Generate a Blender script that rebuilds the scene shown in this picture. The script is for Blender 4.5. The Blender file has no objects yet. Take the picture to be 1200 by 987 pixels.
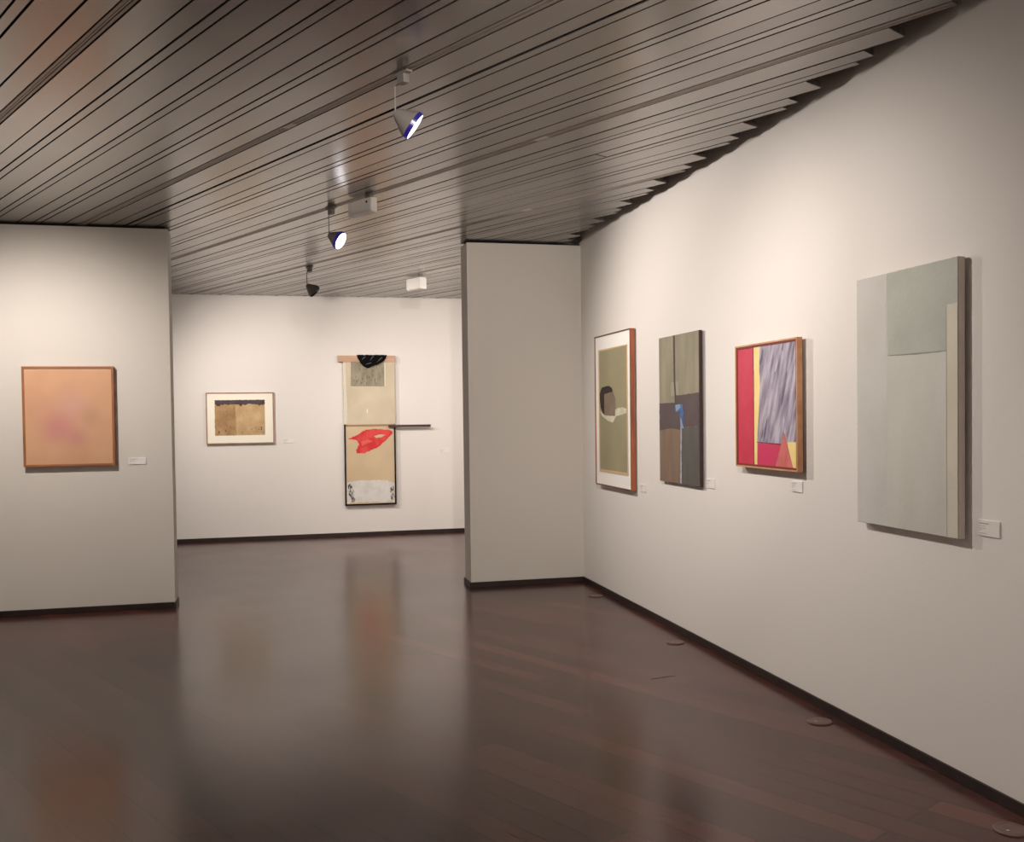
import bpy, bmesh, math, random
from mathutils import Vector, Matrix
random.seed(4)
C = bpy.context.scene.collection
R = math.radians

# ------------------------------------------------------------------ sizes (metres)
EYE = 1.55
XR = 2.732            # right wall
YL, YM, YB = 8.45, 8.63, 12.91   # left partition, middle partition, back wall
XL_END, XM_END = -0.881, 1.657   # free ends of the two partitions
TL_, TM_ = 0.23, 0.29            # partition thickness
HC = 3.145            # underside of the slats
XW, YF = -5.0, -3.0   # far left wall, wall behind the camera
SA = R(62)
N = Vector((math.sin(SA), math.cos(SA), 0))     # across the slats and the floor boards
D = Vector((math.cos(SA), -math.sin(SA), 0))    # along them

# ------------------------------------------------------------------ materials
def lin(c):
    return tuple(((v/255)/12.92 if v/255 <= .04045 else ((v/255+.055)/1.055)**2.4) for v in c)
WALL = (.775, .745, .70)
def alb(c, w=(225, 214, 202)):
    a, b = lin(c), lin(w)
    return tuple(min(.9, max(.004, x/y*z)) for x, y, z in zip(a, b, WALL))
MATS = {}
def mat(name, col, rough=.6, metal=0, col2=None, scale=6, stretch=(1, 1, 1), bump=0, bscale=40,
        emit=None, estr=0, spec=.5, lo=.35, hi=.65, detail=4, rot=0):
    if name in MATS: return MATS[name]
    m = bpy.data.materials.new(name); m.use_nodes = True
    nt = m.node_tree; b = nt.nodes['Principled BSDF']
    b.inputs['Base Color'].default_value = (*col, 1)
    b.inputs['Roughness'].default_value = rough
    b.inputs['Metallic'].default_value = metal
    b.inputs['Specular IOR Level'].default_value = spec
    tc = nt.nodes.new('ShaderNodeTexCoord'); mp = nt.nodes.new('ShaderNodeMapping')
    mp.inputs['Scale'].default_value = stretch
    if rot:
        m0 = nt.nodes.new('ShaderNodeMapping'); m0.inputs['Rotation'].default_value = (0, rot, 0)
    if rot:
        nt.links.new(tc.outputs['Object'], m0.inputs['Vector']); nt.links.new(m0.outputs[0], mp.inputs['Vector'])
    else: nt.links.new(tc.outputs['Object'], mp.inputs['Vector'])
    if col2:
        no = nt.nodes.new('ShaderNodeTexNoise'); no.inputs['Scale'].default_value = scale
        no.inputs['Detail'].default_value = detail
        nt.links.new(mp.outputs[0], no.inputs['Vector'])
        cr = nt.nodes.new('ShaderNodeValToRGB')
        cr.color_ramp.elements[0].position = lo; cr.color_ramp.elements[0].color = (*col, 1)
        cr.color_ramp.elements[1].position = hi; cr.color_ramp.elements[1].color = (*col2, 1)
        nt.links.new(no.outputs['Fac'], cr.inputs[0]); nt.links.new(cr.outputs[0], b.inputs['Base Color'])
    if bump:
        n2 = nt.nodes.new('ShaderNodeTexNoise'); n2.inputs['Scale'].default_value = bscale
        n2.inputs['Detail'].default_value = 3
        nt.links.new(mp.outputs[0], n2.inputs['Vector'])
        bp = nt.nodes.new('ShaderNodeBump'); bp.inputs['Strength'].default_value = bump
        bp.inputs['Distance'].default_value = .01
        nt.links.new(n2.outputs['Fac'], bp.inputs['Height']); nt.links.new(bp.outputs[0], b.inputs['Normal'])
    if emit:
        b.inputs['Emission Color'].default_value = (*emit, 1); b.inputs['Emission Strength'].default_value = estr
    MATS[name] = m
    return m

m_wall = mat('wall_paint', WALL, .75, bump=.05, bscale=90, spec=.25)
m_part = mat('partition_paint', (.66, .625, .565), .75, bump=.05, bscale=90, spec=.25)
m_dark = mat('plenum_black', (.012, .010, .010), .9)
m_base = mat('baseboard_wood', (.014, .007, .006), .5, col2=(.024, .012, .009), scale=8)
m_label = mat('label_card', (.80, .78, .74), .5, spec=.3)
m_text = mat('label_print', (.33, .31, .29), .7)
m_fix = mat('fixture_grey', (.165, .15, .135), .45, metal=.2)
m_box = mat('box_plastic', (.62, .58, .53), .45)
m_cream = mat('speaker_plastic', (.42, .40, .37), .5)
m_black = mat('black_plastic', (.01, .01, .01), .5)
m_track = mat('track_metal', (.26, .215, .185), .42, metal=.6)
m_trackin = mat('track_groove', (.09, .07, .058), .6)
m_coup = mat('coupler_metal', (.42, .37, .33), .4, metal=.4)
m_lens = mat('lamp_lens', (1, 1, 1), .3, emit=(.93, .95, 1.0), estr=6)
m_lensoff = mat('lamp_lens_warm', (1, 1, 1), .3, emit=(1.0, .93, .85), estr=8)
m_rim = mat('lamp_filter_rim', (.008, .006, .05), .3, emit=(.08, .04, .75), estr=.10)
m_rimoff = mat('lamp_rim_black', (.01, .01, .01), .4)

def slat_material():
    m = bpy.data.materials.new('brushed_slat_metal'); m.use_nodes = True
    nt = m.node_tree; b = nt.nodes['Principled BSDF']; L = nt.links.new
    b.inputs['Metallic'].default_value = .85
    tc = nt.nodes.new('ShaderNodeTexCoord')
    at = nt.nodes.new('ShaderNodeAttribute'); at.attribute_name = 'tone'
    cr = nt.nodes.new('ShaderNodeValToRGB')
    cr.color_ramp.elements[0].color = (.250, .231, .218, 1); cr.color_ramp.elements[1].color = (.312, .289, .273, 1)
    L(at.outputs['Fac'], cr.inputs[0]); L(cr.outputs[0], b.inputs['Base Color'])
    n1 = nt.nodes.new('ShaderNodeTexNoise'); n1.inputs['Scale'].default_value = 1.1; n1.inputs['Detail'].default_value = 3
    L(tc.outputs['Object'], n1.inputs['Vector'])
    mr = nt.nodes.new('ShaderNodeMapRange'); mr.inputs['To Min'].default_value = .19; mr.inputs['To Max'].default_value = .30
    L(n1.outputs['Fac'], mr.inputs['Value']); L(mr.outputs[0], b.inputs['Roughness'])
    n2 = nt.nodes.new('ShaderNodeTexNoise'); n2.inputs['Scale'].default_value = 2.2; n2.inputs['Detail'].default_value = 1
    L(tc.outputs['Object'], n2.inputs['Vector'])
    bp = nt.nodes.new('ShaderNodeBump'); bp.inputs['Strength'].default_value = .10; bp.inputs['Distance'].default_value = .012
    L(n2.outputs['Fac'], bp.inputs['Height']); L(bp.outputs[0], b.inputs['Normal'])
    return m
m_slat = slat_material()

def floor_material():
    m = bpy.data.materials.new('dark_red_floor_boards'); m.use_nodes = True
    nt = m.node_tree; b = nt.nodes['Principled BSDF']; L = nt.links.new
    tc = nt.nodes.new('ShaderNodeTexCoord')
    mp = nt.nodes.new('ShaderNodeMapping'); mp.vector_type = 'TEXTURE'
    mp.inputs['Rotation'].default_value = (0, 0, -SA)        # x now runs along the boards
    mp.inputs['Location'].default_value = (N.x*.016, N.y*.016, 0)
    L(tc.outputs['Object'], mp.inputs['Vector'])
    br = nt.nodes.new('ShaderNodeTexBrick')
    br.offset = .37; br.offset_frequency = 3; br.squash = 1
    br.inputs['Color1'].default_value = (0, 0, 0, 1); br.inputs['Color2'].default_value = (1, 1, 1, 1)
    br.inputs['Mortar'].default_value = (.5, .5, .5, 1)
    br.inputs['Scale'].default_value = 1; br.inputs['Mortar Size'].default_value = .0042
    br.inputs['Mortar Smooth'].default_value = .2; br.inputs['Bias'].default_value = 0
    br.inputs['Brick Width'].default_value = 1.75; br.inputs['Row Height'].default_value = .14
    L(mp.outputs[0], br.inputs['Vector'])
    cr = nt.nodes.new('ShaderNodeValToRGB')
    e = cr.color_ramp.elements
    e[0].position = 0; e[0].color = (.044, .0145, .011, 1); e[1].position = 1; e[1].color = (.108, .034, .025, 1)
    x = e.new(.5); x.color = (.064, .0205, .0155, 1)
    L(br.outputs['Color'], cr.inputs[0])
    g = nt.nodes.new('ShaderNodeMapping'); g.inputs['Scale'].default_value = (1.2, 14, 1)
    L(mp.outputs[0], g.inputs['Vector'])
    n1 = nt.nodes.new('ShaderNodeTexNoise'); n1.inputs['Scale'].default_value = 2.2; n1.inputs['Detail'].default_value = 5
    L(g.outputs[0], n1.inputs['Vector'])
    mx = nt.nodes.new('ShaderNodeMix'); mx.data_type = 'RGBA'; mx.blend_type = 'MULTIPLY'; mx.inputs[0].default_value = .5
    gr = nt.nodes.new('ShaderNodeValToRGB'); gr.color_ramp.elements[0].position = .3; gr.color_ramp.elements[1].position = .7
    gr.color_ramp.elements[0].color = (.85, .84, .84, 1); gr.color_ramp.elements[1].color = (1.12, 1.1, 1.08, 1)
    L(n1.outputs['Fac'], gr.inputs[0]); L(cr.outputs[0], mx.inputs[6]); L(gr.outputs[0], mx.inputs[7])
    # seams: only some of them open enough to show
    n3 = nt.nodes.new('ShaderNodeTexNoise'); n3.inputs['Scale'].default_value = .9; n3.inputs['Detail'].default_value = 1
    L(mp.outputs[0], n3.inputs['Vector'])
    r3 = nt.nodes.new('ShaderNodeMapRange'); r3.inputs['From Min'].default_value = .38; r3.inputs['From Max'].default_value = .55; r3.inputs['To Min'].default_value = .25
    L(n3.outputs['Fac'], r3.inputs['Value'])
    ml = nt.nodes.new('ShaderNodeMath'); ml.operation = 'MULTIPLY'
    L(br.outputs['Fac'], ml.inputs[0]); L(r3.outputs[0], ml.inputs[1])
    m2 = nt.nodes.new('ShaderNodeMix'); m2.data_type = 'RGBA'
    m2.inputs[7].default_value = (.006, .003, .003, 1)
    L(ml.outputs[0], m2.inputs[0]); L(mx.outputs[2], m2.inputs[6]); L(m2.outputs[2], b.inputs['Base Color'])
    n2 = nt.nodes.new('ShaderNodeTexNoise'); n2.inputs['Scale'].default_value = 1.6; n2.inputs['Detail'].default_value = 4
    L(mp.outputs[0], n2.inputs['Vector'])
    mr = nt.nodes.new('ShaderNodeMapRange'); mr.inputs['To Min'].default_value = .17; mr.inputs['To Max'].default_value = .25
    L(n2.outputs['Fac'], mr.inputs['Value']); L(mr.outputs[0], b.inputs['Roughness'])
    b.inputs['Specular IOR Level'].default_value = .5; b.inputs['IOR'].default_value = 1.52; b.inputs['Specular Tint'].default_value = (1, .86, .80, 1)
    bp = nt.nodes.new('ShaderNodeBump'); bp.inputs['Strength'].default_value = .03; bp.inputs['Distance'].default_value = .001
    L(n1.outputs['Fac'], bp.inputs['Height']); L(bp.outputs[0], b.inputs['Normal'])
    return m
m_floor = floor_material()

# ------------------------------------------------------------------ mesh helpers
def box(bm, x0, x1, y0, y1, z0, z1, mi=0, bev=0):
    r = bmesh.ops.create_cube(bm, size=1)
    for v in r['verts']:
        v.co = Vector((x0+(v.co.x+.5)*(x1-x0), y0+(v.co.y+.5)*(y1-y0), z0+(v.co.z+.5)*(z1-z0)))
    fs = {f for v in r['verts'] for f in v.link_faces}
    for f in fs: f.material_index = mi
    if bev:
        es = list({e for v in r['verts'] for e in v.link_edges})
        bmesh.ops.bevel(bm, geom=es, offset=bev, segments=2, profile=.5, affect='EDGES')
def ragged(pts, amp, step=.014, closed=True):
    if not amp: return pts
    out = []
    for i in range(len(pts)):
        a = Vector(pts[i]); b = Vector(pts[(i+1) % len(pts)]); n = max(1, int((b-a).length/step))
        for k in range(n):
            p = a.lerp(b, k/n)
            j = 0 if k == 0 else random.uniform(-amp, amp)
            d = (b-a).normalized(); out.append((p.x - d.y*j, p.y + d.x*j))
    return out
def patch(bm, pts, y, mi=0, amp=0, thick=0):
    """a painted shape: polygon facing local -y"""
    pts = ragged(pts, amp)
    vs = [bm.verts.new((p[0], y, p[1])) for p in pts]
    f = bm.faces.new(vs); f.normal_update()
    if f.normal.y > 0: f.normal_flip()
    f.material_index = mi
    if thick:
        r = bmesh.ops.extrude_face_region(bm, geom=[f])
        nv = [v for v in r['geom'] if isinstance(v, bmesh.types.BMVert)]
        bmesh.ops.translate(bm, verts=nv, vec=(0, -thick, 0))
def finish(name, bm, mats, parent=None, smooth=False):
    bmesh.ops.recalc_face_normals(bm, faces=[f for f in bm.faces if len(f.edges) == 4 or True]) if False else None
    me = bpy.data.meshes.new(name); bm.to_mesh(me); bm.free()
    for m in (mats if isinstance(mats, (list, tuple)) else [mats]): me.materials.append(m)
    if smooth:
        for p in me.polygons: p.use_smooth = True
    o = bpy.data.objects.new(name, me); C.objects.link(o)
    if parent: o.parent = parent
    return o
def obj(name, fn, mats, parent=None, smooth=False):
    bm = bmesh.new(); fn(bm); return finish(name, bm, mats, parent, smooth)
def struct(name, fn, mats):
    o = obj(name, fn, mats); o['kind'] = 'structure'; return o
def thing(name, label, cat, loc, rz=0, group=None):
    o = bpy.data.objects.new(name, None); C.objects.link(o)
    o.empty_display_size = .1
    o.location = loc; o.rotation_euler = (0, 0, rz); o['label'] = label; o['category'] = cat
    if group: o['group'] = group
    return o
def tube(bm, pts, r, seg=10):
    pts = [Vector(p) for p in pts]; rings = []
    for i, p in enumerate(pts):
        d = (pts[min(i+1, len(pts)-1)] - pts[max(i-1, 0)]).normalized()
        u = d.cross(Vector((0, 0, 1)))
        if u.length < .01: u = Vector((1, 0, 0))
        u.normalize(); w = d.cross(u)
        rings.append([bm.verts.new(p + (u*math.cos(a)+w*math.sin(a))*r) for a in [2*math.pi*k/seg for k in range(seg)]])
    for a, b in zip(rings, rings[1:]):
        for k in range(seg): bm.faces.new((a[k], a[(k+1) % seg], b[(k+1) % seg], b[k]))
    bm.faces.new(rings[0][::-1]); bm.faces.new(rings[-1])
def lathe(bm, prof, seg=40, cap0=True, cap1=True):
    """revolve (r, z) about the local z axis"""
    rings = [[bm.verts.new((r*math.cos(2*math.pi*k/seg), r*math.sin(2*math.pi*k/seg), z)) for k in range(seg)] for r, z in prof]
    for a, b in zip(rings, rings[1:]):
        for k in range(seg): bm.faces.new((a[k], a[(k+1) % seg], b[(k+1) % seg], b[k]))
    if cap0: bm.faces.new(rings[0][::-1])
    if cap1: bm.faces.new(rings[-1])

# ------------------------------------------------------------------ the room
HP = HC + .50   # walls run up past the slats into the dark void
struct('floor', lambda b: box(b, XW-.2, XR+.2, YF-.2, YB+.2, -.12, 0), m_floor)
struct('wall_right', lambda b: box(b, XR, XR+.15, YF-.15, YB+.15, 0, HP), m_wall)
struct('wall_back', lambda b: box(b, XW, XR, YB, YB+.15, 0, HP), m_wall)
struct('wall_front', lambda b: box(b, XW, XR, YF-.15, YF, 0, HP), m_wall)
struct('wall_far_left', lambda b: box(b, XW-.15, XW, YF-.15, YB+.15, 0, HP), m_wall)
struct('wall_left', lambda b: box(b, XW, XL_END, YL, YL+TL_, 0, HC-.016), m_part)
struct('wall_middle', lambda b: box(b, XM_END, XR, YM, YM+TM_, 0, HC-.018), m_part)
struct('gap_fill_left', lambda b: box(b, XW, XL_END-.03, YL+.03, YL+TL_-.03, HC-.016, HC-.001), m_dark)  # dark filler added in the open gap so no light leaks over
struct('gap_fill_middle', lambda b: box(b, XM_END+.03, XR, YM+.03, YM+TM_-.03, HC-.018, HC-.001), m_dark)  # same added dark filler above the middle partition, keeps its gap black
BH, BT = .048, .012
struct('baseboard_right', lambda b: (box(b, XR-BT, XR, YF, YM-BT, 0, BH, bev=.002), box(b, XR-BT, XR, YM+TM_+BT, YB, 0, BH, bev=.002)), m_base)
struct('baseboard_left', lambda b: (box(b, XW, XL_END-.004, YL-BT, YL, 0, BH, bev=.002), box(b, XL_END, XL_END+BT*.6, YL-BT, YL+TL_+BT, 0, BH, bev=.002), box(b, XW, XL_END, YL+TL_, YL+TL_+BT, 0, BH, bev=.002)), m_base)
struct('baseboard_middle', lambda b: (box(b, XM_END, XR, YM-BT, YM, 0, BH, bev=.002), box(b, XM_END-BT, XM_END, YM-BT, YM+TM_+BT, 0, BH, bev=.002), box(b, XM_END, XR, YM+TM_, YM+TM_+BT, 0, BH, bev=.002)), m_base)
struct('baseboard_back', lambda b: box(b, XW, XR-BT, YB-BT, YB, 0, BH, bev=.002), m_base)
struct('baseboard_far_left', lambda b: (box(b, XW, XW+BT, YF+BT, YL-BT, 0, BH, bev=.002), box(b, XW, XW+BT, YL+TL_+BT, YB-BT, 0, BH, bev=.002)), m_base)
struct('baseboard_front', lambda b: box(b, XW, XR-BT, YF, YF+BT, 0, BH, bev=.002), m_base)
struct('trim_3', lambda b: box(b, XW-.15, XR+.15, YF-.15, YB+.15, HP, HP+.12), m_dark)

# slatted ceiling: wide, medium and narrow boards repeat every 0.308 m; a lighting track takes the narrow place in every fourth
T0, PER = 1.565, .308
def srange(t1, t2, inset=0):
    hi = min((2.612-N.x*t2)/D.x, (-2.92-N.y*t1)/D.y)
    lo = max((12.88-N.y*t2)/D.y, (-4.96-N.x*t1)/D.x)
    return lo, hi
def oriented_box(bm, t1, t2, s1, s2, z0, z1, mi=0, tone=None, lay=None):
    r = bmesh.ops.create_cube(bm, size=1)
    for v in r['verts']:
        p = N*(t1+(v.co.x+.5)*(t2-t1)) + D*(s1+(v.co.y+.5)*(s2-s1))
        v.co = Vector((p.x, p.y, z0+(v.co.z+.5)*(z1-z0)))
        if lay is not None: v[lay] = tone
    fs = {f for v in r['verts'] for f in v.link_faces}
    for f in fs: f.material_index = mi
    bmesh.ops.reverse_faces(bm, faces=list(fs))
tracks = []
def slats(bm):
    lay = bm.verts.layers.float.new('tone')
    g = .0054
    for k in range(-23, 24):
        t0 = T0 + PER*k
        for kind, a, b in (('m', 0, .103), ('n', .103, .155), ('w', .155, .308)):
            t1, t2 = t0+a+g, t0+b-g
            if kind == 'n' and k % 4 == 3:
                tracks.append((k, t1, t2)); continue
            if k == 4 and kind == 'm': t2 -= .010
            lo, hi = srange(t1, t2)
            if hi-lo < .05: continue
            dz = random.uniform(-.001, .001); tone = random.random()
            if kind == 'm' and k == 9:
                sj = 1.95*D.x + 5.70*D.y
                oriented_box(bm, t1, t2, lo, sj-.004, HC+dz, HC+.028, 0, tone, lay)
                oriented_box(bm, t1, t2, sj+.004, hi, HC+dz+.001, HC+.028, 0, random.random(), lay)
            else:
                oriented_box(bm, t1, t2, lo, hi, HC+dz, HC+.028, 0, tone, lay)
so = obj('ceiling', slats, m_slat); so['kind'] = 'structure'

# lighting tracks
tlab = {-1: 'recessed lighting track nearest the upper left corner of the ceiling',
        3: 'long ceiling track carrying the largest spotlight, crossing the ceiling centre',
        7: 'ceiling track carrying the glowing spotlight and the grey box',
        11: 'far ceiling track carrying the small unlit-looking spotlight'}
coup = {-1: (-1.45, 5.75), 3: (.08, 5.44), 7: (1.52, 5.43), 11: (1.9, 7.3)}
for k, t1, t2 in tracks:
    if k not in tlab: 
        lo, hi = srange(t1, t2)
        if hi-lo < .3: continue
    lo, hi = srange(t1, t2)
    tc_ = (t1+t2)/2; base = N*tc_ + D*((lo+hi)/2); base.z = HC
    tr = thing('lighting_track', tlab.get(k, 'recessed lighting track in the ceiling outside the view'), 'ceiling track', base, SA-math.pi/2*0, 'lighting tracks in the slatted ceiling')
    tr.rotation_euler = (0, 0, -SA)
    Lh = (hi-lo)/2
    obj('track_body', lambda b: (box(b, -Lh, Lh, -.022, -.008, 0, .028), box(b, -Lh, Lh, .008, .022, 0, .028), box(b, -Lh, Lh, -.0045, .0045, .001, .028)), m_track, tr)
    obj('conductor_slot', lambda b: (box(b, -Lh, Lh, -.0079, -.0046, .005, .027), box(b, -Lh, Lh, .0046, .0079, .005, .027)), m_trackin, tr)
    if k in coup:
        p = Vector((*coup[k], 0)) - base; s_ = p.dot(D)
        obj('coupler', lambda b: box(b, s_-.05, s_+.05, -.019, .019, -.003, -.0002, bev=.001), m_coup, tr)

# ------------------------------------------------------------------ floor fittings
discs = [((2.595, 3.02), 'round brown floor outlet cover nearest the camera, at the lower right corner'),
         ((2.60, 4.34), 'round brown floor outlet cover with a bright glint, below the red and purple painting'),
         ((2.58, 6.12), 'round floor outlet cover below the olive painting with the blue mark'),
         ((2.60, 7.90), 'small far round floor outlet cover below the tall white-matted picture')]
m_disc = mat('outlet_cover_brown', (.115, .066, .052), .38, col2=(.14, .082, .066), scale=20)
m_screw = mat('outlet_screw', (.8, .75, .7), .15, metal=1)
for (x, y), lb in discs:
    t = thing('floor_outlet_cover', lb, 'outlet cover', (x, y, 0), 0, 'round outlet covers along the right wall')
    obj('cover', lambda b: lathe(b, [(.063, 0), (.063, .004), (.060, .0065), (.050, .008), (.0475, .0065), (.002, .0065)], 48), m_disc, t)
    obj('screw', lambda b: (lathe(b, [(.006, .006), (.006, .0085), (.003, .0095)], 16), bmesh.ops.translate(b, verts=b.verts, vec=(-.025, -.012, 0))), m_screw, t)
def crack(b):
    pts = [(0, -.002), (.05, -.006), (.11, -.004), (.175, 0), (.12, .004), (.05, .003)]
    for i in range(len(pts)): pass
    f = b.faces.new([b.verts.new((p[0], p[1], 0)) for p in pts])
    r = bmesh.ops.extrude_face_region(b, geom=[f]); bmesh.ops.translate(b, verts=[v for v in r['geom'] if isinstance(v, bmesh.types.BMVert)], vec=(0, 0, .0012))
ck = struct('trim_4', crack, m_black); ck.location = (2.08, 5.31, 0); ck.rotation_euler = (0, 0, R(10))

# ------------------------------------------------------------------ pictures
def frame_bm(b, w, h, lip, y0, y1, lipb=None):
    """mitred frame ring, front at y0 (towards viewer), back at y1"""
    o = [(-w/2, -h/2), (w/2, -h/2), (w/2, h/2), (-w/2, h/2)]
    i = [(-w/2+lip, -h/2+lip), (w/2-lip, -h/2+lip), (w/2-lip, h/2-lip), (-w/2+lip, h/2-lip)]
    V = {}
    for nm, pts in (('o', o), ('i', i)):
        for y, s in ((y0, 'f'), (y1, 'b')): V[nm+s] = [b.verts.new((p[0], y, p[1])) for p in pts]
    for k in range(4):
        j = (k+1) % 4
        b.faces.new((V['of'][k], V['of'][j], V['if'][j], V['if'][k]))
        b.faces.new((V['ob'][j], V['ob'][k], V['ib'][k], V['ib'][j]))
        b.faces.new((V['of'][j], V['of'][k], V['ob'][k], V['ob'][j]))
        b.faces.new((V['if'][k], V['if'][j], V['ib'][j], V['ib'][k]))
RW = -math.pi/2   # pictures on the right wall face -X
E5 = .0005

# --- pale grey-green canvas
W4 = (222, 212, 198)
t = thing('painting', 'large unframed pale grey canvas with a grey-green square, rightmost on the wall', 'painting', (XR, 3.778, 1.602), RW)
w, h, s, th = .70, 1.15, .045, .033
t.scale = (1.018, 1, 1.004)
mm = [mat('canvas_pale_grey', alb((188, 182, 165), W4), .7, col2=alb((196, 190, 174), W4), scale=3, stretch=(2, 1, .7), bump=.08, bscale=60, lo=.3, hi=.7),
      mat('canvas_edge_grey', alb((205, 188, 172), W4), .8),
      mat('canvas_left_grey', alb((196, 189, 176), W4), .7, col2=alb((189, 182, 168), W4), scale=4, bump=.08, bscale=60),
      mat('canvas_green_grey', alb((164, 164, 147), W4), .7, col2=alb((177, 175, 158), W4), scale=5, bump=.12, bscale=50, lo=.3, hi=.7),
      mat('canvas_cream_strip', alb((206, 193, 170), W4), .7, col2=alb((198, 186, 162), W4), scale=5, bump=.08, bscale=60),
      mat('canvas_seam', alb((140, 135, 118), W4), .8)]
def p4(b):
    box(b, -w/2, w/2, -s, -s+th, -h/2, h/2, 1, bev=.003)
    y = -s
    patch(b, [(-.348, .573), (.348, .573), (.348, -.573), (-.348, -.573)], y-E5, 0)
    patch(b, [(-.348, .573), (-.116, .573), (-.119, -.57), (-.348, -.573)], y-2*E5, 2, .002)
    patch(b, [(-.116, .573), (.348, .573), (.348, .388), (.282, .386), (.279, .198), (-.11, .203)], y-3*E5, 3, .0015)
    patch(b, [(-.11, .2035), (.279, .1985), (.279, .1955), (.10, .195), (-.11, .2005)], y-4*E5, 5, .0008)
    patch(b, [(.282, .386), (.348, .388), (.348, -.573), (.284, -.573)], y-4*E5, 4, .0006)
    patch(b, [(.280, .387), (.2825, .386), (.2850, -.572), (.2825, -.573)], y-5*E5, 5)
obj('canvas', p4, mm, t)
obj('stretcher_frame', lambda b: (frame_bm(b, w-.10, h-.10, .04, -s+th, -.004)), mat('stretcher_wood', (.25, .17, .11), .7), t)

# --- red, yellow and purple painting
W3 = (232, 222, 208)
t = thing('painting', 'square painting with red, yellow and purple fields in a light wood frame', 'painting', (XR, 5.034, 1.594), RW)
w, h, s = .722, .722, .055
mw3 = mat('frame_light_wood', alb((205, 150, 105), W3), .45, col2=alb((190, 130, 85), W3), scale=5, stretch=(3, 3, 3))
obj('frame', lambda b: (frame_bm(b, w, h, .009, -s, -s+.033)), mw3, t)
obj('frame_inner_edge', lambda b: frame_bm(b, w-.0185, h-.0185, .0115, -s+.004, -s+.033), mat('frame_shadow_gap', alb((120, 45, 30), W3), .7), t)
mm = [mat('paint_red', alb((192, 40, 64), W3), .6, col2=alb((200, 52, 74), W3), scale=9, bump=.1),
      mat('paint_dark_red_line', alb((110, 40, 45), W3), .7),
      mat('paint_yellow', alb((244, 214, 140), W3), .6, col2=alb((238, 205, 125), W3), scale=9),
      mat('paint_purple_grey', alb((104, 92, 108), W3), .6, col2=alb((186, 174, 180), W3), scale=5, stretch=(6.5, 1, 1.1), bump=.15, lo=.30, hi=.66, rot=R(-19)),
      mat('paint_magenta', alb((205, 42, 88), W3), .6, col2=alb((196, 50, 82), W3), scale=9),
      mat('paint_rose_triangle', alb((196, 92, 88), W3), .6, col2=alb((214, 118, 104), W3), scale=12, stretch=(2, 1, .6)),
      mat('paint_purple_dark', alb((82, 70, 90), W3), .6, col2=alb((134, 120, 134), W3), scale=9, stretch=(6, 1, 1), rot=R(-19)),
      mat('paint_purple_light', alb((192, 181, 186), W3), .6, col2=alb((140, 128, 142), W3), scale=9, stretch=(6, 1, 1), rot=R(-19)),
      mat('canvas_raw', alb((190, 170, 150), W3), .8)]
def p3(b):
    box(b, -.346, .346, -s+.008, -s+.030, -.346, .346, 8)
    y = -s+.008
    patch(b, [(-.346, .346), (-.146, .346), (-.143, -.346), (-.346, -.346)], y-E5, 0)
    patch(b, [(-.062, .346), (.346, .346), (.346, -.199), (.24, -.204), (.223, -.162), (.205, -.162), (.182, -.216), (-.1, -.212), (-.063, .11), (-.073, .243)], y-E5, 3)
    patch(b, [(-.094, -.216), (.176, -.217), (.114, -.346), (-.102, -.346)], y-E5, 4)
    patch(b, [(-.139, .346), (-.062, .346), (-.07, .243), (-.063, .11), (-.1, -.211), (-.101, -.346), (-.136, -.346), (-.133, .144)], y-2*E5, 2, .0015)
    patch(b, [(-.147, .346), (-.137, .346), (-.133, .144), (-.135, -.346), (-.145, -.346), (-.141, .144)], y-3*E5, 1, .001)
    patch(b, [(.24, -.203), (.346, -.199), (.346, -.346), (.305, -.346)], y-2*E5, 2, .001)
    patch(b, [(.21, -.148), (.235, -.201), (.308, -.346), (.112, -.346)], y-3*E5, 5, .002)
    patch(b, [(-.1, -.208), (.182, -.213), (.18, -.218), (-.1, -.213)], y-3*E5, 1, .001)
    patch(b, [(.205, -.06), (.222, -.10), (.240, -.19), (.224, -.165), (.207, -.15), (.192, -.12)], y-2*E5, 7, .003)
    # brush strokes, leaning to the upper right
    def stroke(cx, cz, L, wd, mi, lean=.36):
        d = Vector((lean, 1)).normalized(); n = Vector((d.y, -d.x)); c = Vector((cx, cz)); P = []
        for q, ww in ((-.5, .15), (-.3, .8), (0, 1), (.3, .75), (.5, .2)): P.append(c+d*L*q+n*wd*ww/2)
        for q, ww in ((.5, .1), (.3, .7), (0, .9), (-.3, 1), (-.5, .3)): P.append(c+d*L*q-n*wd*ww/2)
        P = [(min(.342, max(-.06, v.x)), min(.342, max(-.19, v.y))) for v in P]
        patch(b, P, y-(2+2*random.random())*E5, mi, .002)
    stroke(.215, .11, .17, .030, 6); stroke(.195, .04, .09, .022, 6); stroke(.0, -.13, .13, .016, 6); stroke(-.04, .28, .10, .020, 6)
    stroke(.27, .30, .08, .016, 6); stroke(.20, .32, .05, .014, 6); stroke(-.035, -.16, .06, .014, 6)
    stroke(.13, .24, .12, .035, 7); stroke(.05, .19, .12, .022, 7)
obj('canvas', p3, mm, t)

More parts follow.
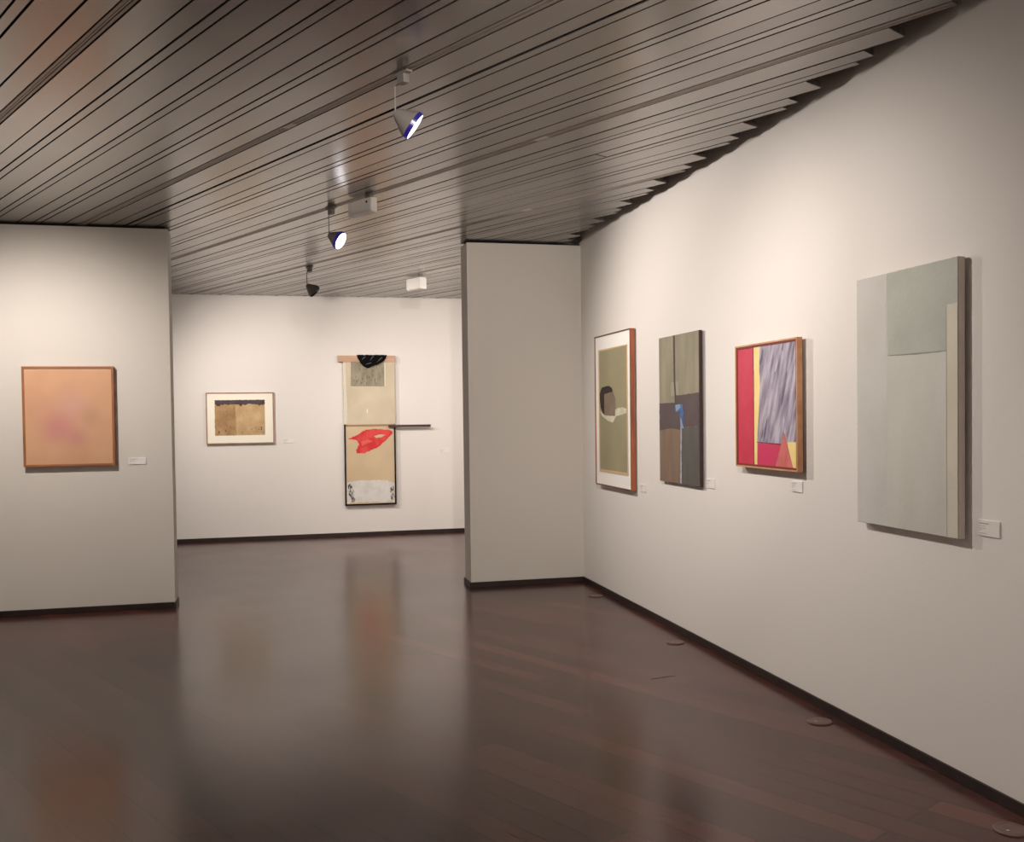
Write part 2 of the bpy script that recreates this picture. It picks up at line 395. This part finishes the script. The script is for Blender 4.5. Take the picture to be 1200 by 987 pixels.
# --- olive painting with the dark band
W2 = (214, 202, 189)
t = thing('painting', 'tall unframed olive painting with a dark band and small blue mark', 'painting', (XR, 6.307, 1.587), RW)
w, h, s, th = .706, 1.04, .032, .019
mm = [mat('paint_olive', alb((124, 114, 90), W2), .6, col2=alb((142, 131, 106), W2), scale=5, stretch=(2, 1, .5), bump=.12),
      mat('paint_edge_dark', alb((52, 30, 25), W2), .7),
      mat('paint_plum_band', alb((78, 63, 61), W2), .6, col2=alb((86, 70, 68), W2), scale=7),
      mat('paint_brown', alb((112, 89, 70), W2), .6, col2=alb((124, 100, 80), W2), scale=6, stretch=(2, 1, .4)),
      mat('paint_slate', alb((78, 73, 66), W2), .6, col2=alb((86, 81, 74), W2), scale=5, stretch=(2, 1, .4)),
      mat('paint_line_brown', alb((72, 56, 46), W2), .6),
      mat('paint_olive_light', alb((144, 134, 110), W2), .6),
      mat('paint_white_line', alb((168, 160, 160), W2), .6, col2=alb((120, 118, 125), W2), scale=20),
      mat('paint_blue', alb((48, 80, 122), W2), .6, col2=alb((78, 104, 140), W2), scale=25),
      mat('paint_sky', alb((120, 140, 160), W2), .6)]
def p2(b):
    box(b, -w/2, w/2, -s, -s+th, -h/2, h/2, 1)
    y = -s
    patch(b, [(-.352, .519), (.340, .519), (.340, -.519), (-.352, -.519)], y-E5, 0)
    patch(b, [(-.352, -.154), (-.228, -.14), (-.096, -.134), (.032, -.144), (.039, -.519), (-.352, -.519)], y-2*E5, 3)
    patch(b, [(.050, -.13), (.340, -.115), (.340, -.519), (.050, -.519)], y-2*E5, 4)
    patch(b, [(-.352, .045), (-.096, .048), (-.051, .039), (-.05, .095), (.340, .107), (.340, -.115), (.095, -.126), (.032, -.144), (-.096, -.134), (-.228, -.14), (-.352, -.154)], y-3*E5, 2, .003)
    patch(b, [(-.131, .191), (.004, .195), (.002, .104), (-.134, .095)], y-2*E5, 6, .002)
    patch(b, [(-.088, .518), (-.056, .518), (-.053, .201), (-.036, .035), (-.061, .036), (-.079, .202)], y-4*E5, 5, .002)
    patch(b, [(.050, -.13), (.066, -.13), (.060, -.516), (.050, -.516)], y-4*E5, 5)
    patch(b, [(.033, -.104), (.060, -.126), (.050, -.516), (.021, -.516)], y-5*E5, 7, .002)
    patch(b, [(-.052, .029), (.075, .036), (.094, -.036), (.073, -.126), (.033, -.101), (.023, -.022), (-.047, -.017)], y-6*E5, 8, .004)
    patch(b, [(-.052, .029), (.037, .034), (.03, .009), (-.027, -.016), (-.046, -.009)], y-7*E5, 9, .003)
    patch(b, [(.030, -.06), (.05, -.07), (.088, -.12), (.10, -.135), (.06, -.13), (.033, -.10)], y-7*E5, 9, .003)
obj('canvas', p2, mm, t)
obj('hanging_batten', lambda b: frame_bm(b, w-.16, h-.16, .03, -s+th, -.002), MATS['stretcher_wood'], t)

# --- white-matted picture with the dark stone
W1 = (222, 211, 198)
t = thing('framed_picture', 'tall framed picture with white mat and dark block on olive ground', 'picture', (XR, 7.657, 1.592), RW)
w, h, s = .886, 1.285, .05
mwd = mat('frame_red_wood', alb((172, 92, 55), W1), .4, col2=alb((150, 74, 44), W1), scale=4, stretch=(6, 6, 1))
obj('frame', lambda b: frame_bm(b, w, h, .010, -s, -s+.038), mwd, t)
obj('frame_front_edge', lambda b: frame_bm(b, w+.001, h+.001, .0095, -s-.0012, -s), mat('frame_edge_dark', alb((86, 72, 62), W1), .5), t)
obj('mat_board', lambda b: (box(b, -w/2+.010, w/2-.010, -s+.006, -s+.012, -h/2+.010, h/2-.010)), mat('mat_white', alb((233, 224, 209), W1), .8), t)
mm = [mat('print_tan_border', alb((196, 164, 122), W1), .7),
      mat('print_olive', alb((150, 138, 102), W1), .7, col2=alb((138, 128, 98), W1), scale=2.2, stretch=(1, 1, 1)),
      mat('print_black', alb((44, 28, 22), W1), .7),
      mat('print_stone', alb((116, 98, 78), W1), .7, col2=alb((126, 108, 88), W1), scale=10),
      mat('print_white', alb((206, 197, 170), W1), .7, col2=alb((184, 175, 146), W1), scale=12)]
def p1(b):
    y = -s+.006
    box(b, -.345, .367, y-.004, y, -.527, .522, 0)
    y -= .004
    patch(b, [(-.318, .508), (.350, .514), (.350, -.503), (-.318, -.503)], y-E5, 1)
    patch(b, [(-.316, .004), (-.194, -.04), (.071, -.05), (.083, .008), (.18, .020), (.258, .022), (.350, .010), (.350, -.025), (.094, -.051), (.022, -.101), (-.06, -.095), (-.146, -.078), (-.269, -.04)], y-2*E5, 4, .003)
    patch(b, [(-.316, .145), (-.260, .195), (-.15, .205), (-.059, .205), (.002, .184), (.025, .154), (-.195, .139), (-.194, -.04), (-.243, -.017), (-.295, .03), (-.316, .09)], y-3*E5, 2, .002)
    patch(b, [(-.195, .139), (.025, .154), (.079, .103), (.071, -.046), (-.194, -.04)], y-4*E5, 3, .001)
obj('print', p1, mm, t)

# --- orange painting
WO = (226, 216, 203)
def orange_material():
    m = bpy.data.materials.new('paint_orange_haze'); m.use_nodes = True
    nt = m.node_tree; b = nt.nodes['Principled BSDF']; L = nt.links.new
    b.inputs['Roughness'].default_value = .65
    tc = nt.nodes.new('ShaderNodeTexCoord')
    no = nt.nodes.new('ShaderNodeTexNoise'); no.inputs['Scale'].default_value = 3
    L(tc.outputs['Object'], no.inputs['Vector'])
    cur = None
    base = nt.nodes.new('ShaderNodeValToRGB')
    base.color_ramp.elements[0].position = .35; base.color_ramp.elements[1].position = .65
    base.color_ramp.elements[0].color = (*alb((198, 146, 108), WO), 1); base.color_ramp.elements[1].color = (*alb((206, 156, 116), WO), 1)
    L(no.outputs['Fac'], base.inputs[0]); cur = base.outputs[0]
    for (x, z, rad, col, k) in ((0.0, -.04, .34, (200, 145, 118), .8), (.03, .10, .17, (200, 150, 130), .7), (.17, .0, .13, (185, 140, 102), .7), (-.09, -.09, .19, (193, 124, 114), .8), (.06, -.17, .12, (188, 124, 112), .6)):
        sb = nt.nodes.new('ShaderNodeVectorMath'); sb.operation = 'SUBTRACT'; sb.inputs[1].default_value = (x, -.04, z)
        L(tc.outputs['Object'], sb.inputs[0])
        ln = nt.nodes.new('ShaderNodeVectorMath'); ln.operation = 'LENGTH'; L(sb.outputs[0], ln.inputs[0])
        mr = nt.nodes.new('ShaderNodeMapRange'); mr.interpolation_type = 'SMOOTHSTEP'
        mr.inputs['From Min'].default_value = rad; mr.inputs['From Max'].default_value = 0
        mr.inputs['To Min'].default_value = 0; mr.inputs['To Max'].default_value = k
        L(ln.outputs['Value'], mr.inputs['Value'])
        mx = nt.nodes.new('ShaderNodeMix'); mx.data_type = 'RGBA'; mx.inputs[7].default_value = (*alb(col, WO), 1)
        L(mr.outputs[0], mx.inputs[0]); L(cur, mx.inputs[6]); cur = mx.outputs[2]
    L(cur, b.inputs['Base Color'])
    return m
t = thing('painting', 'orange painting with a hazy pink blur, alone on the left partition', 'painting', (-1.657, YL, 1.598), 0)
w, h, s = .684, .802, .05
obj('frame', lambda b: frame_bm(b, w, h, .017, -s, -.003), mat('frame_orange_wood', alb((158, 98, 56), WO), .5, col2=alb((140, 82, 46), WO), scale=6), t)
obj('canvas', lambda b: box(b, -w/2+.017, w/2-.017, -s+.007, -s+.02, -h/2+.017, h/2-.017), orange_material(), t)

# --- small landscape picture on the back wall
WB = (222, 210, 200)
t = thing('framed_picture', 'small landscape picture with cream mat and tan ground under a dark band', 'picture', (-.505, YB, 1.575), 0)
w, h, s = .838, .658, .04
obj('frame', lambda b: frame_bm(b, w, h, .014, -s, -.003), mat('frame_pale_brown', alb((160, 122, 98), WB), .5, col2=alb((140, 102, 80), WB), scale=6), t)
obj('mat_board', lambda b: box(b, -w/2+.014, w/2-.014, -s+.007, -s+.014, -h/2+.014, h/2-.014), mat('mat_cream', alb((238, 224, 204), WB), .8), t)
mm = [mat('print_tan', alb((172, 134, 92), WB), .8, col2=alb((200, 166, 122), WB), scale=7, bump=.2, lo=.3, hi=.7, detail=8),
      mat('print_night_band', alb((62, 46, 48), WB), .8, col2=alb((84, 72, 76), WB), scale=4),
      mat('print_tan_brown', alb((142, 104, 68), WB), .8, col2=alb((180, 142, 98), WB), scale=8, lo=.3, hi=.7, detail=8),
      mat('print_mark', alb((84, 56, 38), WB), .8)]
def bl(b):
    y = -s+.007
    box(b, -.312, .305, y-.002, y, -.219, .233, 0)
    y -= .002
    patch(b, [(-.312, .18), (-.06, .18), (-.052, -.1), (-.046, -.219), (-.312, -.219)], y-E5, 2, .004)
    patch(b, [(-.312, .232), (.305, .234), (.305, .176), (.283, .174), (.277, .159), (.262, .176), (.24, .155), (.219, .177), (.093, .182), (.071, .166), (.03, .177), (.008, .15), (-.012, .175), (-.117, .18), (-.138, .167), (-.19, .183), (-.211, .167), (-.232, .178), (-.253, .151), (-.284, .156), (-.294, .176), (-.312, .183)], y-2*E5, 1, .004)
    for k in range(46):
        cx, cz = random.uniform(-.30, .29), random.uniform(-.21, .15)
        if random.random() < .35: cz = random.uniform(-.21, -.17)
        r = random.uniform(.002, .006); e = random.uniform(.5, 2.6)
        patch(b, [(cx-r, cz), (cx, cz+r*e), (cx+r, cz+r*.3), (cx+r*.4, cz-r*e)], y-3*E5, 3)
    patch(b, [(.250, -.118), (.262, -.112), (.270, -.135), (.262, -.155), (.245, -.158), (.256, -.148), (.260, -.135)], y-3*E5, 3)
    patch(b, [(-.275, -.163), (-.262, -.158), (-.256, -.175), (-.268, -.198), (-.280, -.205), (-.270, -.18)], y-3*E5, 3)
    patch(b, [(-.195, -.155), (-.172, -.155), (-.180, -.178)], y-3*E5, 3)
obj('print', bl, mm, t)

# --- tall assembled work
t = thing('wall_assemblage', 'tall two-panel beige collage work with red stroke, black cloth and side rod', 'painting', (1.14, YB, 1.351), 0)
s = .05
m_red = mat('paint_scarlet', alb((196, 30, 30), WB), .6, col2=alb((208, 62, 56), WB), scale=7, lo=.42, hi=.6)
mm = [mat('panel_beige', alb((203, 184, 158), WB), .7, col2=alb((190, 170, 143), WB), scale=3),
      mat('panel_left_white', alb((208, 195, 174), WB), .7),
      mat('panel_scratch', alb((226, 216, 200), WB), .7)]
def up(b):
    box(b, -.338, .336, -s, -.012, .120, .944, 0, bev=.002)
    patch(b, [(-.338, .93), (-.305, .93), (-.30, .6), (-.29, .35), (-.30, .13), (-.336, .13)], -s-E5, 1, .004)
    patch(b, [(-.04, .30), (-.028, .34), (-.022, .30), (-.03, .26)], -s-E5, 2, .002)
    patch(b, [(.205, .93), (.213, .93), (.212, .63), (.205, .62)], -s-E5, 2)
obj('upper_panel', up, mm, t)
obj('top_bar', lambda b: box(b, -.404, .342, -s-.012, -.012, .944, 1.026, bev=.002), mat('bar_pine', alb((180, 132, 106), WB), .6, col2=alb((192, 150, 118), WB), scale=3, stretch=(1, 1, 6)), t)
def collage(b):
    patch(b, [(-.235, .943), (.198, .940), (.197, .622), (-.239, .626)], -s-.001, 0, .003, .003)
    for k in range(30):
        cx, cz = random.gauss(-.02, .09), random.uniform(.64, .86); L = random.uniform(.01, .04)
        patch(b, [(cx, cz), (cx+.004, cz+L), (cx+.008, cz+L*.4), (cx+.005, cz-L*.5)], -s-.0046, 1)
obj('collage_sheet', collage, [mat('sheet_grey_olive', alb((152, 140, 118), WB), .85, col2=alb((132, 120, 99), WB), scale=12, stretch=(2, 1, .6), bump=.4), mat('sheet_marks', alb((96, 82, 66), WB), .8)], t)
def cloth(b):
    patch(b, [(-.163, 1.034), (.234, 1.034), (.225, 1.0), (.199, .954), (.165, .935), (.108, .905), (.04, .885), (-.017, .86), (-.07, .885), (-.116, .932), (-.14, .98)], -s-.0135, 0, .004, .014)
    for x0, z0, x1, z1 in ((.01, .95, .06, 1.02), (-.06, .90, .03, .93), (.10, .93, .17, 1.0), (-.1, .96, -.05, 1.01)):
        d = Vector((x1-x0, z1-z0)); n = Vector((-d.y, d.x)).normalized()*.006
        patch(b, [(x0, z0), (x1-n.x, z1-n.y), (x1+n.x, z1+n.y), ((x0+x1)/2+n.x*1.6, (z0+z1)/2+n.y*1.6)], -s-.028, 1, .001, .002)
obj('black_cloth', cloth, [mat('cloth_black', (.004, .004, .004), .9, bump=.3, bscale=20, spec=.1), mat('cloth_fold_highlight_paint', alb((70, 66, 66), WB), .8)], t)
mm = [mat('panel_sand', alb((200, 173, 138), WB), .7, col2=alb((192, 164, 130), WB), scale=3), m_red,
      mat('paint_chalk', alb((212, 203, 193), WB), .7, col2=alb((200, 190, 178), WB), scale=12, bump=.4),
      mat('paint_scratch_black', alb((70, 60, 55), WB), .7, col2=alb((190, 180, 170), WB), scale=26, stretch=(2, 1, .7), lo=.45, hi=.55),
      mat('paint_red_light', alb((214, 84, 74), WB), .6)]
def low(b):
    box(b, -.318, .316, -s+.006, -.012, -.925, .10, 0)
    y = -s+.006
    patch(b, [(-.284, -.069), (-.215, -.036), (-.158, -.009), (-.10, .028), (-.044, .053), (.047, .063), (.14, .052), (.228, .05), (.290, .030), (.300, -.004), (.226, -.076), (.11, -.178), (.02, -.215), (-.062, -.255), (-.175, -.261), (-.186, -.219), (-.143, -.14), (-.165, -.10), (-.205, -.077)], y-E5, 1, .006)
    patch(b, [(.05, -.035), (.12, -.012), (.20, -.02), (.15, -.05), (.08, -.06)], y-2*E5, 0, .004)
    patch(b, [(-.12, -.10), (-.02, -.08), (.04, -.10), (-.04, -.13), (-.11, -.16)], y-2*E5, 4, .006)
    patch(b, [(-.316, -.645), (-.21, -.62), (-.104, -.615), (.194, -.618), (.314, -.666), (.314, -.915), (.051, -.905), (-.224, -.908), (-.316, -.915)], y-2*E5, 2, .006)
    patch(b, [(-.300, -.677), (-.262, -.655), (-.235, -.70), (-.221, -.771), (-.212, -.888), (-.257, -.898), (-.294, -.793)], y-3*E5, 3, .008)
    patch(b, [(.249, -.735), (.296, -.694), (.310, -.79), (.305, -.876), (.27, -.899), (.262, -.82)], y-3*E5, 3, .008)
obj('lower_panel', low, mm, t)
def lf(b):
    box(b, -.336, -.318, -s-.006, -.006, -.943, .124, bev=.001); box(b, .316, .336, -s-.006, -.006, -.943, .105, bev=.001)
    box(b, -.318, .316, -s-.006, -.006, -.943, -.925, bev=.001)
obj('lower_frame', lf, mat('frame_dark_maroon', (.010, .004, .004), .7, spec=.15), t)
obj('cross_strip', lambda b: box(b, -.303, .309, -s-.003, -.012, .100, .119, bev=.001), mat('strip_wood', alb((160, 124, 88), WB), .6), t)
obj('side_rod', lambda b: box(b, .240, .804, -s-.030, -s-.008, .078, .110, bev=.002), mat('rod_maroon', alb((78, 42, 38), WB), .6, col2=alb((56, 28, 26), WB), scale=5, stretch=(.5, 1, 4)), t)

# ------------------------------------------------------------------ wall labels
def wall_label(loc, rz, w, h, lb, lines, strong=1):
    t = thing('wall_label', lb, 'label', loc, rz, 'small white caption cards beside the pictures')
    obj('card', lambda b: box(b, -w/2, w/2, -.006, 0, -h/2, h/2, bev=.0006), m_label, t)
    def tx(b):
        for (x0, x1, z, hh) in lines:
            x = x0
            while x < x1:
                l = random.uniform(.004, .009); patch(b, [(x*w, z*h+hh/2), (min(x+l/w, x1)*w, z*h+hh/2), (min(x+l/w, x1)*w, z*h-hh/2), (x*w, z*h-hh/2)], -.0064)
                x += l/w + .018
    obj('printed_text', tx, m_text, t)
LN = [(-.44, .02, .28, .0042), (-.44, -.14, .12, .0022), (-.44, -.10, -.02, .0022), (-.44, -.30, -.13, .0022), (-.42, -.08, -.34, .0024)]
wall_label((XR, 3.297, 1.081), RW, .12, .064, 'rightmost caption card, right of the large pale grey canvas', LN)
wall_label((XR, 4.77, 1.149), RW, .117, .059, 'caption card just below the red, yellow and purple painting', LN)
wall_label((XR, 5.86, 1.096), RW, .127, .062, 'caption card at the lower right of the olive painting with dark band', LN)
wall_label((XR, 7.077, .981), RW, .127, .058, 'caption card at the foot of the tall white-matted picture', LN)
wall_label((-1.153, YL, 1.226), 0, .135, .056, 'caption card right of the orange painting on the left partition', LN)
wall_label((.085, YB, 1.27), 0, .13, .055, 'faint caption card between the small landscape picture and the collage work', LN)
wall_label((2.135, YB, 1.103), 0, .13, .055, 'faint caption card right of the tall collage work on the back wall', LN)

# ------------------------------------------------------------------ ceiling spotlights
def spotlight(t0, s, aim, power, lb, size=72, blend=.9, col=(1, .87, .76), glow=True, drop=.17, off=.036, soft=.05, group='spotlights on the ceiling tracks'):
    top = N*t0 + D*s; top.z = HC
    t = thing('spotlight', lb, 'spotlight', top, 0, group)
    ax = -SA
    rot = Matrix.Rotation(ax, 4, 'Z')
    def adaptor(b):
        box(b, -.055, .055, -.017, .017, -.013, -.0015, bev=.003)
        box(b, -.026, .030, -.016, .016, -.055, -.012, bev=.004)
        bmesh.ops.transform(b, matrix=rot, verts=b.verts)
    obj('track_adaptor', adaptor, m_fix, t)
    hx = D*(-off)
    piv = Vector((hx.x, hx.y, -drop))
    A = (Vector(aim) - (top+piv)).normalized()
    head = piv + A*.060
    obj('stem', lambda b: tube(b, [(hx.x*.4, hx.y*.4, -.044), (hx.x, hx.y, -.050), (hx.x, hx.y, piv.z+.004), (piv.x, piv.y, piv.z-.006)], .0042), m_fix, t)
    q = A.to_track_quat('Z', 'Y').to_matrix().to_4x4(); M = Matrix.Translation(head) @ q
    def shell(b):
        lathe(b, [(.010, -.062), (.020, -.060), (.071, .030), (.0705, .031), (.069, .028), (.018, -.055)], 48, cap1=True)
        bmesh.ops.transform(b, matrix=M, verts=b.verts)
    hd = obj('lamp_head', shell, m_fix, t)
    obj('lamp_rim', lambda b: (lathe(b, [(.067, .026), (.071, .031), (.069, .052), (.065, .052), (.064, .030)], 48, False, False), bmesh.ops.transform(b, matrix=M, verts=b.verts)), m_rim if glow else m_rimoff, hd)
    obj('lens', lambda b: (lathe(b, [(.002, .040), (.0635, .040), (.0635, .050), (.045, .054), (.002, .056)], 48, False, True), bmesh.ops.transform(b, matrix=M, verts=b.verts)), m_lens if glow else m_lensoff, hd)
    ld = bpy.data.lights.new('spot_beam', 'SPOT'); ld.energy = power; ld.spot_size = R(size); ld.spot_blend = blend
    ld.color = col; ld.shadow_soft_size = soft
    lo = bpy.data.objects.new('spot_beam', ld); C.objects.link(lo); lo.parent = t
    lo.location = head + A*.09; lo.rotation_euler = A.to_track_quat('-Z', 'Y').to_euler()
    return t
def tpos(xy):
    v = Vector((*xy, 0)); return v.dot(N), v.dot(D)
def tk(k): return T0+PER*k+.129
def s_at(xy): return Vector((*xy, 0)).dot(D)
WARM = (1, .90, .835)
spotlight(tk(3), s_at((.575, 4.495)), (2.73, 4.40, 1.42), 98, 'large grey spotlight nearest the camera, white face turned to the right wall', 100, 1.0, WARM, off=.064, soft=.02)
spotlight(tk(7), s_at((.397, 7.454)), (2.73, 6.2, 1.42), 150, 'glowing spotlight with blue rim hanging beside the grey ceiling box', 122, 1.0, WARM, drop=.20, soft=.035)
spotlight(5.158, s_at((.252, 10.351)), (2.3, 11.5, 1.35), 110, 'small far spotlight with dark rim, nearest the back wall', 130, 1.0, WARM, glow=False, drop=.185, off=.055)
spotlight(tk(-1), s_at((-1.95, 6.63)), (-1.85, YL, 1.40), 120, 'spotlight outside the view that lights the orange painting', 108, 1.0, WARM, glow=False)
spotlight(tk(7), s_at((-1.30, 10.6)), (.3, YB, 1.15), 150, 'spotlight hidden behind the left partition that lights the back wall', 105, 1.0, WARM, glow=False)
# fill spotlights added out of view to raise the room's ambient light
for xy, aim, k, pw, sz in (((1.9, 2.0), (2.73, 1.3, 1.2), 3, 78, 130), ((-3.2, 4.6), (-5, 4.6, 1.5), -5, 180, 130), ((-1.2, 0), (-1.2, -3, 1.2), -5, 190, 130),
                       ((-3.6, 9.7), (-4.6, YL, 1.6), -1, 50, 110), ((1.2, 0), (1.6, -3, 1.2), -1, 190, 130),
                       ((.62, 1.79), (2.1, YM, 1.75), -1, 340, 62),
                       ((2.1, 9.51), (1.3, YB, 1.3), 15, 85, 130),
                       ((-2.4, 12.2), (-5, 11.5, 1.2), 7, 120, 130)):
    spotlight(tk(k), s_at(xy), aim, pw, 'added fill spotlight outside the view that brightens the room', sz, 1.0, WARM, glow=False)

# ------------------------------------------------------------------ boxes on the ceiling
def ceiling_box(t0, s0, s1, z0, z1, dep, lb, m, name, hole=False, cat='box'):
    c = N*t0 + D*((s0+s1)/2); c.z = HC
    t = thing(name, lb, cat, c, -SA)
    L = abs(s1-s0)/2
    def body(b):
        # local +x = along D, +y = towards +N ; chamfered lower edge on the viewer side
        pr = [(-dep/2, z1), (dep/2, z1), (dep/2, z0), (-dep/2+.015, z0), (-dep/2, z0+.012)]
        a = [b.verts.new((-L, y, z)) for y, z in pr]; c_ = [b.verts.new((L, y, z)) for y, z in pr]
        b.faces.new(a); b.faces.new(c_[::-1])
        for i in range(len(pr)): b.faces.new((a[i], c_[i], c_[(i+1) % len(pr)], a[(i+1) % len(pr)])[::-1])
        bmesh.ops.recalc_face_normals(b, faces=b.faces)
        bmesh.ops.bevel(b, geom=list(b.edges), offset=.004, segments=2, affect='EDGES')
    obj('housing', body, m, t)
    obj('mount', lambda b: box(b, L-.09, L-.03, -.015, .015, z1-.002, -.0015, bev=.002), m_fix, t)
    if hole: obj('cable_hole', lambda b: (lathe(b, [(.009, 0), (.009, .004), (.002, .004)], 20), bmesh.ops.transform(b, matrix=Matrix.Translation((L-.05, -dep/2, z1-.028)) @ Matrix.Rotation(math.pi/2, 4, 'X'), verts=b.verts)), m_black, t)
    return t
# local y axis after rotating by -SA points along +N
ceiling_box(3.85, s_at((.525, 7.205)), s_at((.665, 6.94)), -.130, -.026, .055, 'grey rectangular emergency box under the track beside the glowing spotlight', m_box, 'emergency_light_box', True, 'ceiling box')
ceiling_box(6.47, s_at((1.48, 11.06)), s_at((1.61, 10.83)), -.150, -.022, .09, 'small pale box hanging from the ceiling near the back wall', m_cream, 'ceiling_speaker', False, 'ceiling box')

# ------------------------------------------------------------------ world and camera
wd = bpy.data.worlds.new('World'); bpy.context.scene.world = wd; wd.use_nodes = True
wd.node_tree.nodes['Background'].inputs[0].default_value = (.9, .85, .8, 1)
wd.node_tree.nodes['Background'].inputs[1].default_value = .02

FPX, YAW, PITCH, ROLL, SHY = 1135.49, .2338, -.0247, -.0128, 22.94
fw = Vector((math.sin(YAW)*math.cos(PITCH), math.cos(YAW)*math.cos(PITCH), math.sin(PITCH)))
r0 = Vector((math.cos(YAW), -math.sin(YAW), 0)); u0 = r0.cross(fw)
rr = r0*math.cos(ROLL) + u0*math.sin(ROLL); uu = -r0*math.sin(ROLL) + u0*math.cos(ROLL)
cd = bpy.data.cameras.new('camera'); cam = bpy.data.objects.new('camera', cd); C.objects.link(cam)
mw = Matrix((rr, uu, -fw)).transposed().to_4x4(); mw.translation = (0, 0, EYE)
cam.matrix_world = mw
cd.sensor_fit = 'HORIZONTAL'; cd.sensor_width = 36; cd.lens = FPX/1200*36
cd.shift_y = SHY/1200; cd.clip_start = .05; cd.clip_end = 100
sc = bpy.context.scene; sc.camera = cam
vs = sc.view_settings; vs.view_transform = 'Standard'; vs.look = 'None'; vs.gamma = 1; vs.use_curve_mapping = False
vs.exposure = .58
